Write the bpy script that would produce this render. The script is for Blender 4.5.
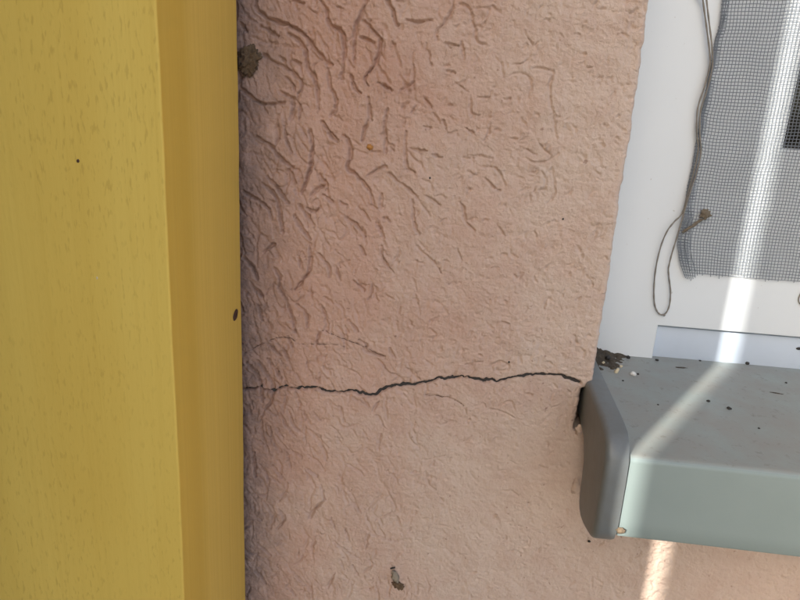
import bpy, bmesh, math, random
import numpy as np
from mathutils import Matrix, Vector, noise as mnoise

for o in list(bpy.data.objects): bpy.data.objects.remove(o)
S = bpy.context.scene
C = S.collection
MM = 0.001

# ------------------------------------------------------------------ camera
# photograph pixels (800x600): vertical vanishing point and yaw give the pose;
# the wall face is the plane y = 0, x runs along it, z up, camera 0.29 m away
F = 620.0
DIST = 290.0                                   # mm
_d = np.array([274 - 400.0, 2494 - 300.0, F]); _d /= np.linalg.norm(_d)
UPC = -_d
_h = np.array([0, 0, 1.0]) - UPC * UPC[2]; _h /= np.linalg.norm(_h)
_r = np.cross(_h, UPC)
if _r[0] < 0: _r = -_r
_c, _s = math.cos(math.radians(5.5)), math.sin(math.radians(5.5))
AY = _c * _h + _s * _r
AX = -_s * _h + _c * _r
AZ = UPC

def ray(px, py):
    v = np.array([px - 400.0, py - 300.0, F])
    return np.array([v @ AX, v @ AY, v @ AZ])

def on_y(px, py, y=0.0):
    """point (mm) where the pixel's ray meets the plane y"""
    r = ray(px, py); t = (DIST + y) / r[1]
    return np.array([r[0] * t, y, r[2] * t])

def on_x(px, py, x):
    r = ray(px, py); t = x / r[0]
    return np.array([x, r[1] * t - DIST, r[2] * t])

def on_plane(px, py, n, c):
    r = ray(px, py); o = np.array([0, -DIST, 0.0]); n = np.array(n, float)
    return o + r * ((c - n @ o) / (n @ r))

cam = bpy.data.cameras.new('camera')
cam.sensor_width = 36.0
cam.lens = F / 800 * 36
cam.clip_start = 0.01
cam.clip_end = 500
camo = bpy.data.objects.new('camera', cam); C.objects.link(camo)
right = (AX[0], AY[0], AZ[0]); down = (AX[1], AY[1], AZ[1]); fwd = (AX[2], AY[2], AZ[2])
camo.matrix_world = Matrix(((right[0], -down[0], -fwd[0], 0),
                            (right[1], -down[1], -fwd[1], -DIST * MM),
                            (right[2], -down[2], -fwd[2], 0), (0, 0, 0, 1)))
S.camera = camo

# ------------------------------------------------------------------ light
SUN_K = 0.70                                   # dx/dy of the sunbeam in plan
SOFT = 0.6                                     # mm, width of the slot the beam comes through
SUN_X0 = 116.4                                 # mm, where the beam meets the wall face
SUN_EL = math.radians(25)
sd = Vector((-SUN_K, -1, 0)).normalized() * math.cos(SUN_EL); sd.z = math.sin(SUN_EL)
w = bpy.data.worlds.new('World'); S.world = w; w.use_nodes = True
nt = w.node_tree; nt.nodes.clear()
sky = nt.nodes.new('ShaderNodeTexSky'); sky.sky_type = 'NISHITA'
sky.sun_disc = False
sky.sun_elevation = SUN_EL
sky.sun_rotation = math.atan2(sd.x, sd.y)
sky.air_density = 1.0; sky.dust_density = 5.0; sky.ozone_density = 0.6
bg = nt.nodes.new('ShaderNodeBackground'); bg.inputs[1].default_value = 0.13
out = nt.nodes.new('ShaderNodeOutputWorld')
nt.links.new(sky.outputs[0], bg.inputs[0]); nt.links.new(bg.outputs[0], out.inputs[0])
sl = bpy.data.lights.new('sun', 'SUN'); sl.energy = 4.0; sl.angle = math.radians(0.5)
sl.color = (1.0, 0.95, 0.86)
so = bpy.data.objects.new('sun', sl); C.objects.link(so)
so.rotation_euler = (-sd).to_track_quat('-Z', 'Y').to_euler()
so.location = (-1, -2, 2)

S.view_settings.view_transform = 'Standard'
S.view_settings.look = 'None'
S.view_settings.gamma = 1
S.view_settings.use_curve_mapping = False
S.view_settings.exposure = 1.66

# ------------------------------------------------------------------ helpers
rng = np.random.default_rng(11)
random.seed(5)

def tag(o, label=None, cat=None, group=None, kind=None):
    if label: o['label'] = label
    if cat: o['category'] = cat
    if group: o['group'] = group
    if kind: o['kind'] = kind
    return o

def empty(name, loc=(0, 0, 0)):
    o = bpy.data.objects.new(name, None); o.empty_display_size = 0.02
    C.objects.link(o); o.location = loc
    return o

def link(name, me, mat, parent=None):
    o = bpy.data.objects.new(name, me); C.objects.link(o)
    if mat: me.materials.append(mat)
    if parent:
        o.parent = parent
        o.matrix_parent_inverse = Matrix.Translation(-Vector(parent.location))
    return o

def from_bm(name, bm, mat, parent=None, smooth=False):
    me = bpy.data.meshes.new(name); bm.to_mesh(me); bm.free()
    if smooth:
        for p in me.polygons: p.use_smooth = True
    return link(name, me, mat, parent)

def arrays_mesh(name, V, Q, smooth=True):
    me = bpy.data.meshes.new(name)
    V = np.asarray(V, np.float32); Q = np.asarray(Q, np.int32); k = Q.shape[1]
    me.vertices.add(len(V)); me.vertices.foreach_set('co', V.ravel())
    me.loops.add(Q.size); me.loops.foreach_set('vertex_index', Q.ravel())
    me.polygons.add(len(Q))
    me.polygons.foreach_set('loop_start', np.arange(0, Q.size, k, dtype=np.int32))
    me.update(calc_edges=True); me.validate()
    if smooth: me.polygons.foreach_set('use_smooth', np.ones(len(me.polygons), bool))
    return me

def box_bm(x0, x1, y0, y1, z0, z1, bevel=0.0, seg=2):
    """box in mm"""
    bm = bmesh.new()
    bmesh.ops.create_cube(bm, size=1)
    for v in bm.verts:
        v.co = Vector((x0 + (v.co.x + .5) * (x1 - x0), y0 + (v.co.y + .5) * (y1 - y0), z0 + (v.co.z + .5) * (z1 - z0))) * MM
    if bevel:
        bmesh.ops.bevel(bm, geom=list(bm.edges), offset=bevel * MM, segments=seg, affect='EDGES', profile=.5)
    return bm

def box(name, mat, parent, *a, bevel=0.0, seg=2):
    o = from_bm(name, box_bm(*a, bevel=bevel, seg=seg), mat, parent)
    if bevel:
        for p in o.data.polygons: p.use_smooth = True
        o.data.set_sharp_from_angle(angle=math.radians(50))
    return o

def tube_mesh(name, pts, rad, sides=8, closed=False):
    """round tube along pts (mm); rad a number or list"""
    P = np.array(pts, float); n = len(P)
    R = np.full(n, rad) if np.isscalar(rad) else np.array(rad, float)
    T = np.gradient(P, axis=0); T /= np.linalg.norm(T, axis=1)[:, None] + 1e-12
    ref = np.array([0, 1.0, 0])
    A = np.cross(T, ref); A /= np.linalg.norm(A, axis=1)[:, None] + 1e-9
    B = np.cross(T, A)
    ang = np.linspace(0, 2 * math.pi, sides, endpoint=False)
    V = P[:, None, :] + R[:, None, None] * (np.cos(ang)[None, :, None] * A[:, None, :] + np.sin(ang)[None, :, None] * B[:, None, :])
    V = V.reshape(-1, 3)
    i = np.arange(n - 1)[:, None] * sides; j = np.arange(sides)[None, :]; k = (j + 1) % sides
    Q = np.stack([i + j, i + k, i + sides + k, i + sides + j], -1).reshape(-1, 4)
    return V * MM, Q

def smooth_path(pts, per=8):
    """Catmull-Rom through the points"""
    P = np.array(pts, float)
    P = np.vstack([2 * P[0] - P[1], P, 2 * P[-1] - P[-2]])
    out = []
    for i in range(1, len(P) - 2):
        p0, p1, p2, p3 = P[i - 1:i + 3]
        for t in np.linspace(0, 1, per, endpoint=False):
            out.append(.5 * (2 * p1 + (p2 - p0) * t + (2 * p0 - 5 * p1 + 4 * p2 - p3) * t * t + (3 * p1 - p0 - 3 * p2 + p3) * t ** 3))
    out.append(P[-2])
    return np.array(out)

def _hash(ix, iy, seed):
    n = (ix * 374761393 + iy * 668265263 + seed * 2147483647) & 0xffffffff
    n = ((n ^ (n >> 13)) * 1274126177) & 0xffffffff
    return ((n ^ (n >> 16)) & 0xffff) / 65535.0 * 2 - 1

def vnoise(x, y, scale, seed=0):
    x = np.asarray(x, float) / scale + 1000.0; y = np.asarray(y, float) / scale + 1000.0
    ix = np.floor(x).astype(np.int64); iy = np.floor(y).astype(np.int64)
    fx = x - ix; fy = y - iy
    fx = fx * fx * fx * (fx * (fx * 6 - 15) + 10); fy = fy * fy * fy * (fy * (fy * 6 - 15) + 10)
    a = _hash(ix, iy, seed); b = _hash(ix + 1, iy, seed); c = _hash(ix, iy + 1, seed); d = _hash(ix + 1, iy + 1, seed)
    return (a * (1 - fx) + b * fx) * (1 - fy) + (c * (1 - fx) + d * fx) * fy

# ------------------------------------------------------------------ materials
class N:
    """tiny node-graph helper"""
    def __init__(s, name):
        s.m = bpy.data.materials.new(name); s.m.use_nodes = True
        s.t = s.m.node_tree; s.b = s.t.nodes['Principled BSDF']
        s.co = s.t.nodes.new('ShaderNodeTexCoord').outputs['Object']
    def n(s, typ, **kw):
        nd = s.t.nodes.new(typ)
        for k, v in kw.items():
            if hasattr(nd, k): setattr(nd, k, v)
        return nd
    def l(s, a, b): s.t.links.new(a, b)
    def mapped(s, scale=(1, 1, 1), loc=(0, 0, 0)):
        mp = s.n('ShaderNodeMapping'); mp.inputs['Scale'].default_value = scale; mp.inputs['Location'].default_value = loc
        s.l(s.co, mp.inputs[0]); return mp.outputs[0]
    def noise(s, scale, detail=4, rough=.55, vec=None, dist=0.0):
        nd = s.n('ShaderNodeTexNoise'); nd.inputs['Scale'].default_value = scale
        nd.inputs['Detail'].default_value = detail; nd.inputs['Roughness'].default_value = rough
        nd.inputs['Distortion'].default_value = dist
        s.l(vec if vec else s.co, nd.inputs['Vector']); return nd.outputs['Fac']
    def ramp(s, fac, a, b, ca=(0, 0, 0, 1), cb=(1, 1, 1, 1)):
        r = s.n('ShaderNodeValToRGB'); r.color_ramp.elements[0].position = a; r.color_ramp.elements[1].position = b
        r.color_ramp.elements[0].color = ca; r.color_ramp.elements[1].color = cb
        s.l(fac, r.inputs[0]); return r.outputs[0]
    def mix(s, fac, a, b, mode='MIX'):
        m = s.n('ShaderNodeMix', data_type='RGBA', blend_type=mode)
        for sock, v in ((m.inputs[0], fac), (m.inputs[6], a), (m.inputs[7], b)):
            if hasattr(v, 'node'): s.l(v, sock)
            elif isinstance(v, (int, float)): sock.default_value = v
            else: sock.default_value = (*v, 1) if len(v) == 3 else v
        return m.outputs[2]
    def math(s, op, a, b=0.0):
        m = s.n('ShaderNodeMath', operation=op)
        for sock, v in ((m.inputs[0], a), (m.inputs[1], b)):
            if hasattr(v, 'node'): s.l(v, sock)
            else: sock.default_value = v
        return m.outputs[0]
    def bump(s, h, strength, dist):
        b = s.n('ShaderNodeBump'); b.inputs['Strength'].default_value = strength; b.inputs['Distance'].default_value = dist
        s.l(h, b.inputs['Height']); s.l(b.outputs[0], s.b.inputs['Normal'])
    def color(s, c):
        if hasattr(c, 'node'): s.l(c, s.b.inputs['Base Color'])
        else: s.b.inputs['Base Color'].default_value = (*c, 1)
    def rough(s, r):
        if hasattr(r, 'node'): s.l(r, s.b.inputs['Roughness'])
        else: s.b.inputs['Roughness'].default_value = r
    def sep(s):
        x = s.n('ShaderNodeSeparateXYZ'); s.l(s.co, x.inputs[0]); return x.outputs

def mat_stucco():
    n = N('pink_render')
    big = n.noise(14, 4); mid = n.noise(60, 5, .6); fine = n.noise(900, 3, .6)
    x = n.sep()
    c = n.mix(n.ramp(big, .3, .72), (0.440, 0.266, 0.200), (0.495, 0.330, 0.262))
    # the floated coat towards the window is paler and greyer, in ragged patches
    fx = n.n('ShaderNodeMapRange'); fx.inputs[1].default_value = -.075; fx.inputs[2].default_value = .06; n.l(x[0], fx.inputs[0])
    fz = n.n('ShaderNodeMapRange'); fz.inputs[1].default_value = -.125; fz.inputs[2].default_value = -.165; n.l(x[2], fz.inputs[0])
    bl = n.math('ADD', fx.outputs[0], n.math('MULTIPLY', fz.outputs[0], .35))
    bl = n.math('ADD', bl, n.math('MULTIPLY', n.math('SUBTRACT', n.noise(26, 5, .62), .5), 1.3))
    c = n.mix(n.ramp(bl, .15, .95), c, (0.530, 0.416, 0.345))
    c = n.mix(n.math('MULTIPLY', n.ramp(mid, .45, .75), .40), c, (0.405, 0.268, 0.208))
    # pale worn grains and dark specks of grit
    c = n.mix(n.math('MULTIPLY', n.ramp(n.noise(420, 2), .62, .74), .35), c, (0.58, 0.44, 0.37))
    c = n.mix(n.math('MULTIPLY', n.ramp(n.noise(300, 2, .5, n.mapped(loc=(3, 1, 7))), .70, .76), .55), c, (0.20, 0.11, 0.08))
    # patchy grey-violet grime along the beam, with the soft shade beside it painted in
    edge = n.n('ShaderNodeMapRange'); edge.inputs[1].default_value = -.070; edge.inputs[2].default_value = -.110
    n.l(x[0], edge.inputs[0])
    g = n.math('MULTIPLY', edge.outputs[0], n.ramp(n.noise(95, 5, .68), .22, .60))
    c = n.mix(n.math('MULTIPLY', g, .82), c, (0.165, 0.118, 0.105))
    # faint rusty run marks
    c = n.mix(n.math('MULTIPLY', n.ramp(n.noise(38, 4, .6, n.mapped(loc=(9, 0, 2))), .62, .78), .2), c, (0.46, 0.24, 0.13))
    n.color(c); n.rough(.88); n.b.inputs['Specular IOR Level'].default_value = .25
    h = n.mix(.45, fine, n.noise(420, 3, .6))
    n.bump(h, 1.0, .0011)
    return n.m

def mat_wood(name, axis='face', tone=1.0):
    n = N(name)
    # straight vertical grain, with short dark ray flecks
    grain = n.noise(1, 4, .6, n.mapped((420, 420, 5)))
    tone_n = n.noise(1, 4, .6, n.mapped((14, 14, 5), (2, 7, 1)))
    wide = n.noise(1, 3, .5, n.mapped((45, 45, 1.2)))
    c = n.mix(n.ramp(wide, .3, .7), (0.590 * tone, 0.425 * tone, 0.092), (0.615 * tone, 0.455 * tone, 0.106))
    c = n.mix(n.math('MULTIPLY', n.ramp(grain, .48, .72), .22), c, (0.46 * tone, 0.310 * tone, 0.055))
    c = n.mix(n.math('MULTIPLY', n.ramp(tone_n, .40, .70), .40), c, (0.52, 0.345, 0.062))
    fl = n.noise(1, 2, .5, n.mapped((760, 760, 210), (5, 2, 0)))
    zone = n.ramp(n.noise(1, 2, .5, n.mapped((28, 28, 14), (1, 4, 0))), .22, .55)
    f = n.math('MULTIPLY', n.ramp(fl, .56, .68), zone)
    x = n.sep()
    side = n.n('ShaderNodeMapRange'); side.inputs[1].default_value = -.0818; side.inputs[2].default_value = -.0830
    n.l(x[1], side.inputs[0])                                  # flecks belong to the front grain plane only
    n.l  # noqa
    c = n.mix(n.math('MULTIPLY', n.math('MULTIPLY', f, .34), side.outputs[0]), c, (0.34, 0.225, 0.045))
    # the side grain is warmer, one darker growth ring just behind the corner
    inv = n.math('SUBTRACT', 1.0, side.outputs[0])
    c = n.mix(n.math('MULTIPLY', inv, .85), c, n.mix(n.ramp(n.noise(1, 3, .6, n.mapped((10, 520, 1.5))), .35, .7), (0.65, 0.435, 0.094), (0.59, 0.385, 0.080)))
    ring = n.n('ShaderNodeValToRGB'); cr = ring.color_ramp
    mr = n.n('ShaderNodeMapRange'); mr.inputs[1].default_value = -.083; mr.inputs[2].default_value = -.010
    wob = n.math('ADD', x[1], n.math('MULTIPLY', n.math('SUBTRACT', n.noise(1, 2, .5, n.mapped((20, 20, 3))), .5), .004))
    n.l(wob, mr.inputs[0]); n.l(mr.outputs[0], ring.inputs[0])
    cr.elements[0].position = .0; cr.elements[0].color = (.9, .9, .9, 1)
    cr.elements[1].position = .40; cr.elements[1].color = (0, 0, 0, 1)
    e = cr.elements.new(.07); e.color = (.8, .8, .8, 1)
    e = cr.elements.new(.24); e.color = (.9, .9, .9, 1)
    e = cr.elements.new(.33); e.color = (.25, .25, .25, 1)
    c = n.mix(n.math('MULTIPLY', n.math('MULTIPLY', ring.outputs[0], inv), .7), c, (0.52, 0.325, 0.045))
    n.b.inputs['Specular IOR Level'].default_value = .2
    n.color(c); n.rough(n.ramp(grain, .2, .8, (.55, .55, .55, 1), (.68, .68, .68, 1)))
    n.bump(n.mix(.5, grain, fl), .25, .0005)
    return n.m

def mat_plank():
    n = N('brown_plank')
    grain = n.noise(1, 4, .6, n.mapped((160, 160, 4)))
    n.color(n.mix(n.ramp(grain, .35, .7), (0.20, 0.13, 0.04), (0.13, 0.08, 0.025)))
    n.rough(.5); n.bump(grain, .2, .0008)
    return n.m

def mat_plain(name, col, rough, noise_scale=200, amount=.12, bump=.0, spec=.5, metal=0.0, dark=None):
    n = N(name)
    f = n.noise(noise_scale, 4, .6)
    d = dark or tuple(v * .6 for v in col)
    n.color(n.mix(n.math('MULTIPLY', n.ramp(f, .35, .75), amount), col, d))
    n.rough(rough); n.b.inputs['Specular IOR Level'].default_value = spec; n.b.inputs['Metallic'].default_value = metal
    if bump: n.bump(f, .6, bump)
    return n.m

def mat_pvc():
    n = N('white_plastic')
    c = n.mix(n.math('MULTIPLY', n.ramp(n.noise(25, 5, .6), .4, .75), .25), (0.625, 0.665, 0.695), (0.575, 0.610, 0.635))
    sp = n.ramp(n.noise(330, 2, .5), .73, .78)
    c = n.mix(n.math('MULTIPLY', sp, .45), c, (0.30, 0.28, 0.25))
    n.color(c); n.rough(n.ramp(n.noise(60, 3), .3, .7, (.30, .30, .30, 1), (.42, .42, .42, 1)))
    return n.m

def mat_sill():
    n = N('grey_coated_metal')
    x = n.sep()
    base = n.mix(n.ramp(n.noise(18, 4), .35, .7), (0.208, 0.260, 0.254), (0.226, 0.278, 0.272))
    # brownish dust lying on the upward faces
    geo = n.n('ShaderNodeNewGeometry'); sz = n.n('ShaderNodeSeparateXYZ'); n.l(geo.outputs['Normal'], sz.inputs[0])
    upw = n.ramp(sz.outputs[2], .55, .95)
    d = n.math('MULTIPLY', upw, n.ramp(n.noise(55, 6, .65), .30, .70, (.35, .35, .35, 1), (1, 1, 1, 1)))
    c = n.mix(n.math('MULTIPLY', d, 1.0), base, (0.240, 0.240, 0.222))
    c = n.mix(n.math('MULTIPLY', n.math('MULTIPLY', upw, n.ramp(n.noise(260, 4, .7), .58, .72)), .5), c, (0.11, 0.095, 0.08))
    n.color(c); n.b.inputs['Metallic'].default_value = .0
    n.rough(n.mix(d, (.24, .24, .24), (.60, .60, .60)))
    n.bump(n.noise(500, 3), .12, .0002)
    return n.m

def mat_glass():
    n = N('window_glass')
    n.color((.55, .60, .58)); n.rough(.02)
    n.b.inputs['Transmission Weight'].default_value = 1.0; n.b.inputs['IOR'].default_value = 1.45
    return n.m

M_ST = mat_stucco(); M_WOOD = mat_wood('yellow_beam_wood'); M_BLOCKER_PLANK = mat_plank(); M_PVC = mat_pvc()
M_SILL = mat_sill()
M_CAP = mat_plain('grey_end_cap_plastic', (0.135, 0.152, 0.157), .42, 160, .35, .0002, dark=(0.10, 0.09, 0.075))
M_BASE = mat_plain('sky_tinted_profile', (0.45, 0.525, 0.625), .5, 40, .15)  # white plastic strip, the bluish sky light on it put into the colour
M_NET = mat_plain('grey_net_thread', (0.165, 0.190, 0.225), .6, 300, .3)
M_STRING = mat_plain('grey_string', (0.215, 0.200, 0.175), .8, 900, .6, .0004, dark=(0.10, 0.09, 0.075))
M_CRACK = mat_plain('crack_mortar', (0.050, 0.047, 0.046), .95, 400, .5)
M_HAIR = mat_plain('hairline_dirt', (0.13, 0.075, 0.055), .95, 400, .5)
M_SOIL = mat_plain('dark_soil', (0.070, 0.056, 0.038), .9, 900, .8, .0012, dark=(0.02, 0.015, 0.01))
M_MUD = mat_plain('dried_mud', (0.150, 0.095, 0.052), .95, 420, .9, .0016, dark=(0.045, 0.028, 0.016))
M_PALE = mat_plain('pale_husk', (0.55, 0.48, 0.33), .8, 500, .4)
M_TAN = mat_plain('tan_mortar', (0.17, 0.125, 0.08), .9, 500, .5, .0005)
M_WHITE = mat_plain('white_crumb', (0.62, 0.62, 0.60), .8, 500, .3)
M_BLACK = mat_plain('black_crumb', (0.022, 0.020, 0.018), .7, 700, .4)
M_RUST = mat_plain('rusty_grain', (0.42, 0.19, 0.045), .8, 400, .5)
M_KNOT = mat_plain('dark_knot', (0.055, 0.022, 0.012), .6, 700, .5)
M_CONC = mat_plain('terrace_concrete', (0.20, 0.20, 0.195), .85, 6, .3, .002)
M_ROOM = mat_plain('dark_room_paint', (0.05, 0.05, 0.05), .8, 8, .2)
M_GLASS = mat_glass()
M_SEAL = mat_plain('black_gasket', (0.02, 0.02, 0.02), .6)

GROUND = -1350.0                               # mm below the camera

# ------------------------------------------------------------------ ground
g = from_bm('terrace_ground', box_bm(-60000, 60000, -80000, 40000, GROUND - 60, GROUND), M_CONC)
tag(g, kind='structure')

# ------------------------------------------------------------------ stucco wall
X0 = 68.7                                      # left reveal edge of the window opening
RECESS = 46.0
OPEN_R, OPEN_T, OPEN_B = 640.0, 560.0, -143.0

# worm-like trowel grooves, traced from the photograph: (crop origin, zoom, width, depth, points)
G = []
def gr(ox, oy, k, w, d, *pts): G.append((w, d, [(ox + a / k, oy + b / k) for a, b in pts]))
a = (240, 0, 5)
gr(*a, 1.0, 1.3, (80, 0), (82, 40), (130, 85), (200, 110), (290, 148), (340, 195), (385, 255), (430, 310), (462, 325))
gr(*a, .9, 1.1, (105, 130), (150, 152), (190, 180))
gr(*a, 1.0, 1.2, (245, 170), (295, 205), (330, 260), (342, 335), (375, 400), (388, 470), (392, 550))
gr(*a, .9, 1.1, (115, 270), (200, 325), (265, 360), (300, 395), (310, 435), (292, 468))
gr(*a, .8, 1.0, (230, 385), (265, 425), (280, 462))
gr(*a, 1.0, 1.2, (0, 440), (50, 480), (110, 515), (220, 512))
gr(*a, .9, .9, (200, 460), (260, 490), (262, 545), (255, 600))
gr(*a, .8, .9, (275, 490), (300, 540), (300, 600))
gr(*a, 1.0, 1.2, (405, 0), (430, 60), (450, 120), (495, 145), (520, 195), (520, 290), (508, 395))
gr(*a, 1.0, 1.1, (635, 0), (605, 75), (580, 130), (572, 220), (568, 320))
gr(*a, 1.0, 1.2, (555, 380), (570, 430), (600, 470))
gr(*a, .9, 1.2, (620, 105), (665, 150), (700, 205), (688, 300), (660, 345), (625, 395), (640, 430))
gr(*a, .9, 1.0, (600, 185), (635, 195), (668, 215))
gr(*a, 1.0, 1.2, (725, 0), (760, 40), (775, 100), (790, 130))
gr(*a, .9, 1.1, (690, 415), (735, 435), (760, 455)); gr(*a, .9, 1.0, (440, 340), (450, 430), (475, 470), (478, 540), (450, 585))
gr(*a, .8, .9, (640, 490), (650, 570), (660, 600)); gr(*a, .7, .8, (735, 540), (728, 600)); gr(*a, .8, .9, (345, 40), (385, 70))
gr(*a, .8, 1.0, (260, 0), (320, 15)); gr(*a, .9, 1.0, (0, 120), (40, 160)); gr(*a, .8, .9, (200, 280), (225, 305)); gr(*a, .8, .9, (265, 300), (300, 320))
a = (400, 0, 5)
gr(*a, .8, .9, (30, 105), (90, 108), (165, 98)); gr(*a, .8, .8, (265, 0), (260, 50), (225, 110), (185, 155), (182, 200))
gr(*a, .8, .8, (300, 25), (340, 35), (360, 100), (378, 150), (378, 200), (420, 225)); gr(*a, .7, .8, (225, 215), (295, 228))
gr(*a, .7, .8, (310, 210), (320, 300)); gr(*a, .7, .6, (385, 35), (440, 45), (430, 100), (395, 150)); gr(*a, .7, .7, (480, 285), (512, 330), (515, 395))
gr(*a, .8, .9, (665, 338), (720, 345), (760, 360), (750, 420), (752, 520), (770, 600)); gr(*a, .7, .7, (560, 325), (610, 320), (635, 300))
gr(*a, .7, .7, (545, 380), (590, 365), (640, 380), (655, 430), (640, 495)); gr(*a, .7, .7, (230, 355), (275, 362)); gr(*a, .7, .8, (120, 490), (155, 535))
gr(*a, .7, .7, (355, 480), (355, 560), (400, 575)); gr(*a, .7, .6, (385, 490), (440, 490), (450, 455)); gr(*a, .7, .6, (620, 160), (665, 225)); gr(*a, .7, .7, (280, 420), (340, 460))
gr(*a, .8, .8, (65, 330), (68, 410), (10, 445)); gr(*a, .7, .6, (140, 250), (155, 325))
a = (240, 120, 5)
gr(*a, 1.0, 1.2, (85, 85), (150, 130), (205, 195), (265, 240)); gr(*a, .9, 1.1, (220, 30), (235, 100), (260, 160)); gr(*a, 1.0, 1.2, (240, 245), (275, 315))
gr(*a, 1.1, 1.3, (350, 55), (362, 130), (350, 240), (325, 320), (305, 365)); gr(*a, 1.1, 1.3, (410, 5), (455, 70), (490, 110))
gr(*a, 1.0, 1.2, (515, 80), (545, 110), (550, 190), (535, 240), (590, 280), (635, 335), (670, 420)); gr(*a, .9, 1.0, (640, 0), (610, 100)); gr(*a, .9, 1.0, (725, 0), (730, 160))
gr(*a, 1.1, 1.3, (15, 355), (80, 395), (140, 440), (160, 490)); gr(*a, 1.0, 1.2, (110, 320), (165, 370), (195, 440), (215, 560)); gr(*a, 1.0, 1.1, (135, 280), (180, 330), (240, 415))
gr(*a, .9, 1.1, (290, 420), (330, 470), (375, 530)); gr(*a, .9, 1.0, (395, 280), (430, 320), (385, 345), (355, 375)); gr(*a, .8, 1.0, (410, 375), (465, 410)); gr(*a, .9, 1.0, (330, 440), (370, 455), (395, 435))
gr(*a, .9, 1.1, (530, 490), (575, 520), (625, 590)); gr(*a, .8, .9, (640, 280), (690, 245), (735, 230)); gr(*a, .8, .9, (745, 265), (790, 310)); gr(*a, .8, .8, (710, 370), (705, 440))
gr(*a, 1.0, 1.1, (270, 480), (310, 540), (350, 595)); gr(*a, .8, .9, (720, 490), (750, 510)); gr(*a, .8, .9, (500, 410), (540, 430)); gr(*a, .9, 1.0, (685, 520), (715, 590))
a = (400, 120, 5)
gr(*a, .8, .9, (30, 60), (28, 200), (40, 245), (75, 265)); gr(*a, .8, .9, (50, 145), (130, 155)); gr(*a, .8, .9, (155, 170), (212, 190)); gr(*a, .7, .7, (340, 178), (405, 180), (460, 190))
gr(*a, .7, .7, (400, 232), (470, 242), (500, 270), (525, 330)); gr(*a, .7, .9, (420, 295), (460, 330), (505, 355)); gr(*a, .7, .7, (620, 190), (660, 210), (730, 205), (790, 170)); gr(*a, .7, .8, (690, 95), (710, 135), (750, 185))
gr(*a, .7, .6, (640, 262), (715, 265), (720, 340), (665, 350)); gr(*a, .8, 1.0, (295, 405), (320, 440), (325, 500), (375, 555)); gr(*a, .7, .8, (130, 380), (200, 425)); gr(*a, .8, .9, (10, 320), (85, 385))
gr(*a, .7, .7, (485, 525), (525, 580)); gr(*a, .7, .8, (335, 40), (375, 75)); gr(*a, .7, .7, (120, 35), (160, 40)); gr(*a, .7, .8, (215, 0), (228, 45)); gr(*a, .8, .7, (770, 0), (780, 90)); gr(*a, .7, .7, (600, 135), (680, 175))
gr(*a, .7, .7, (760, 240), (770, 330), (775, 370), (735, 420)); gr(*a, .7, .8, (450, 20), (445, 60), (420, 100)); gr(*a, .7, .6, (340, 258), (385, 280)); gr(*a, .8, .9, (60, 400), (75, 530), (100, 570))
a = (240, 240, 5)
gr(*a, 1.2, 1.4, (20, 90), (60, 130), (90, 190)); gr(*a, 1.2, 1.4, (60, 225), (105, 275)); gr(*a, 1.1, 1.3, (170, 135), (195, 170), (205, 245), (240, 320), (265, 390), (275, 455))
gr(*a, 1.0, 1.1, (350, 20), (350, 130), (320, 195), (275, 250)); gr(*a, .9, 1.0, (395, 70), (440, 130), (450, 190)); gr(*a, .8, 1.0, (705, 30), (715, 95), (770, 165)); gr(*a, .8, 1.0, (600, 30), (625, 75))
gr(*a, .8, .9, (565, 205), (620, 250)); gr(*a, .8, .9, (660, 215), (655, 275), (640, 290)); gr(*a, .8, 1.0, (405, 325), (435, 390)); gr(*a, .9, 1.0, (285, 320), (330, 365), (335, 430)); gr(*a, .8, .9, (545, 405), (585, 455))
gr(*a, .9, 1.0, (395, 465), (380, 520)); gr(*a, .9, 1.0, (595, 500), (635, 525), (625, 555), (720, 585)); gr(*a, 1.0, 1.2, (90, 330), (110, 400)); gr(*a, 1.0, 1.1, (240, 480), (262, 530)); gr(*a, 1.0, 1.2, (145, 525), (200, 580))
gr(*a, .8, .8, (745, 545), (770, 590)); gr(*a, .9, 1.0, (120, 60), (170, 20)); gr(*a, 1.0, 1.1, (215, 545), (245, 600)); gr(*a, .8, .9, (480, 130), (500, 200)); gr(*a, .8, .8, (290, 80), (310, 140))
a = (240, 360, 5)
gr(*a, 1.2, 1.3, (30, 15), (80, 70), (105, 130), (112, 205)); gr(*a, 1.1, 1.2, (85, 5), (130, 65), (165, 130), (160, 200), (120, 250)); gr(*a, 1.0, 1.1, (145, 0), (180, 50), (205, 95))
gr(*a, 1.0, 1.1, (145, 330), (165, 400), (200, 465)); gr(*a, 1.0, 1.1, (100, 290), (110, 370), (140, 460)); gr(*a, 1.0, 1.1, (200, 265), (230, 330), (280, 385)); gr(*a, .9, 1.0, (240, 255), (270, 330), (320, 375))
gr(*a, .8, .9, (320, 260), (340, 310)); gr(*a, .8, .9, (365, 260), (400, 305)); gr(*a, .8, .8, (460, 220), (505, 245), (520, 320)); gr(*a, .8, .9, (610, 195), (645, 235)); gr(*a, .8, .8, (690, 215), (665, 260)); gr(*a, .8, .8, (690, 280), (720, 340))
gr(*a, .8, .8, (700, 370), (690, 450)); gr(*a, .9, 1.0, (235, 465), (250, 540)); gr(*a, .9, 1.0, (110, 545), (150, 600)); gr(*a, .9, 1.0, (165, 530), (220, 600)); gr(*a, .9, 1.0, (330, 545), (385, 580)); gr(*a, 1.1, 1.6, (68, 465), (75, 585))
gr(*a, .8, .9, (180, 340), (215, 400)); gr(*a, .7, .7, (690, 0), (735, 55), (790, 85)); gr(*a, .8, .8, (280, 165), (305, 225)); gr(*a, .9, 1.0, (125, 250), (180, 275)); gr(*a, .8, .8, (80, 400), (130, 430))
a = (240, 480, 5)
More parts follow.
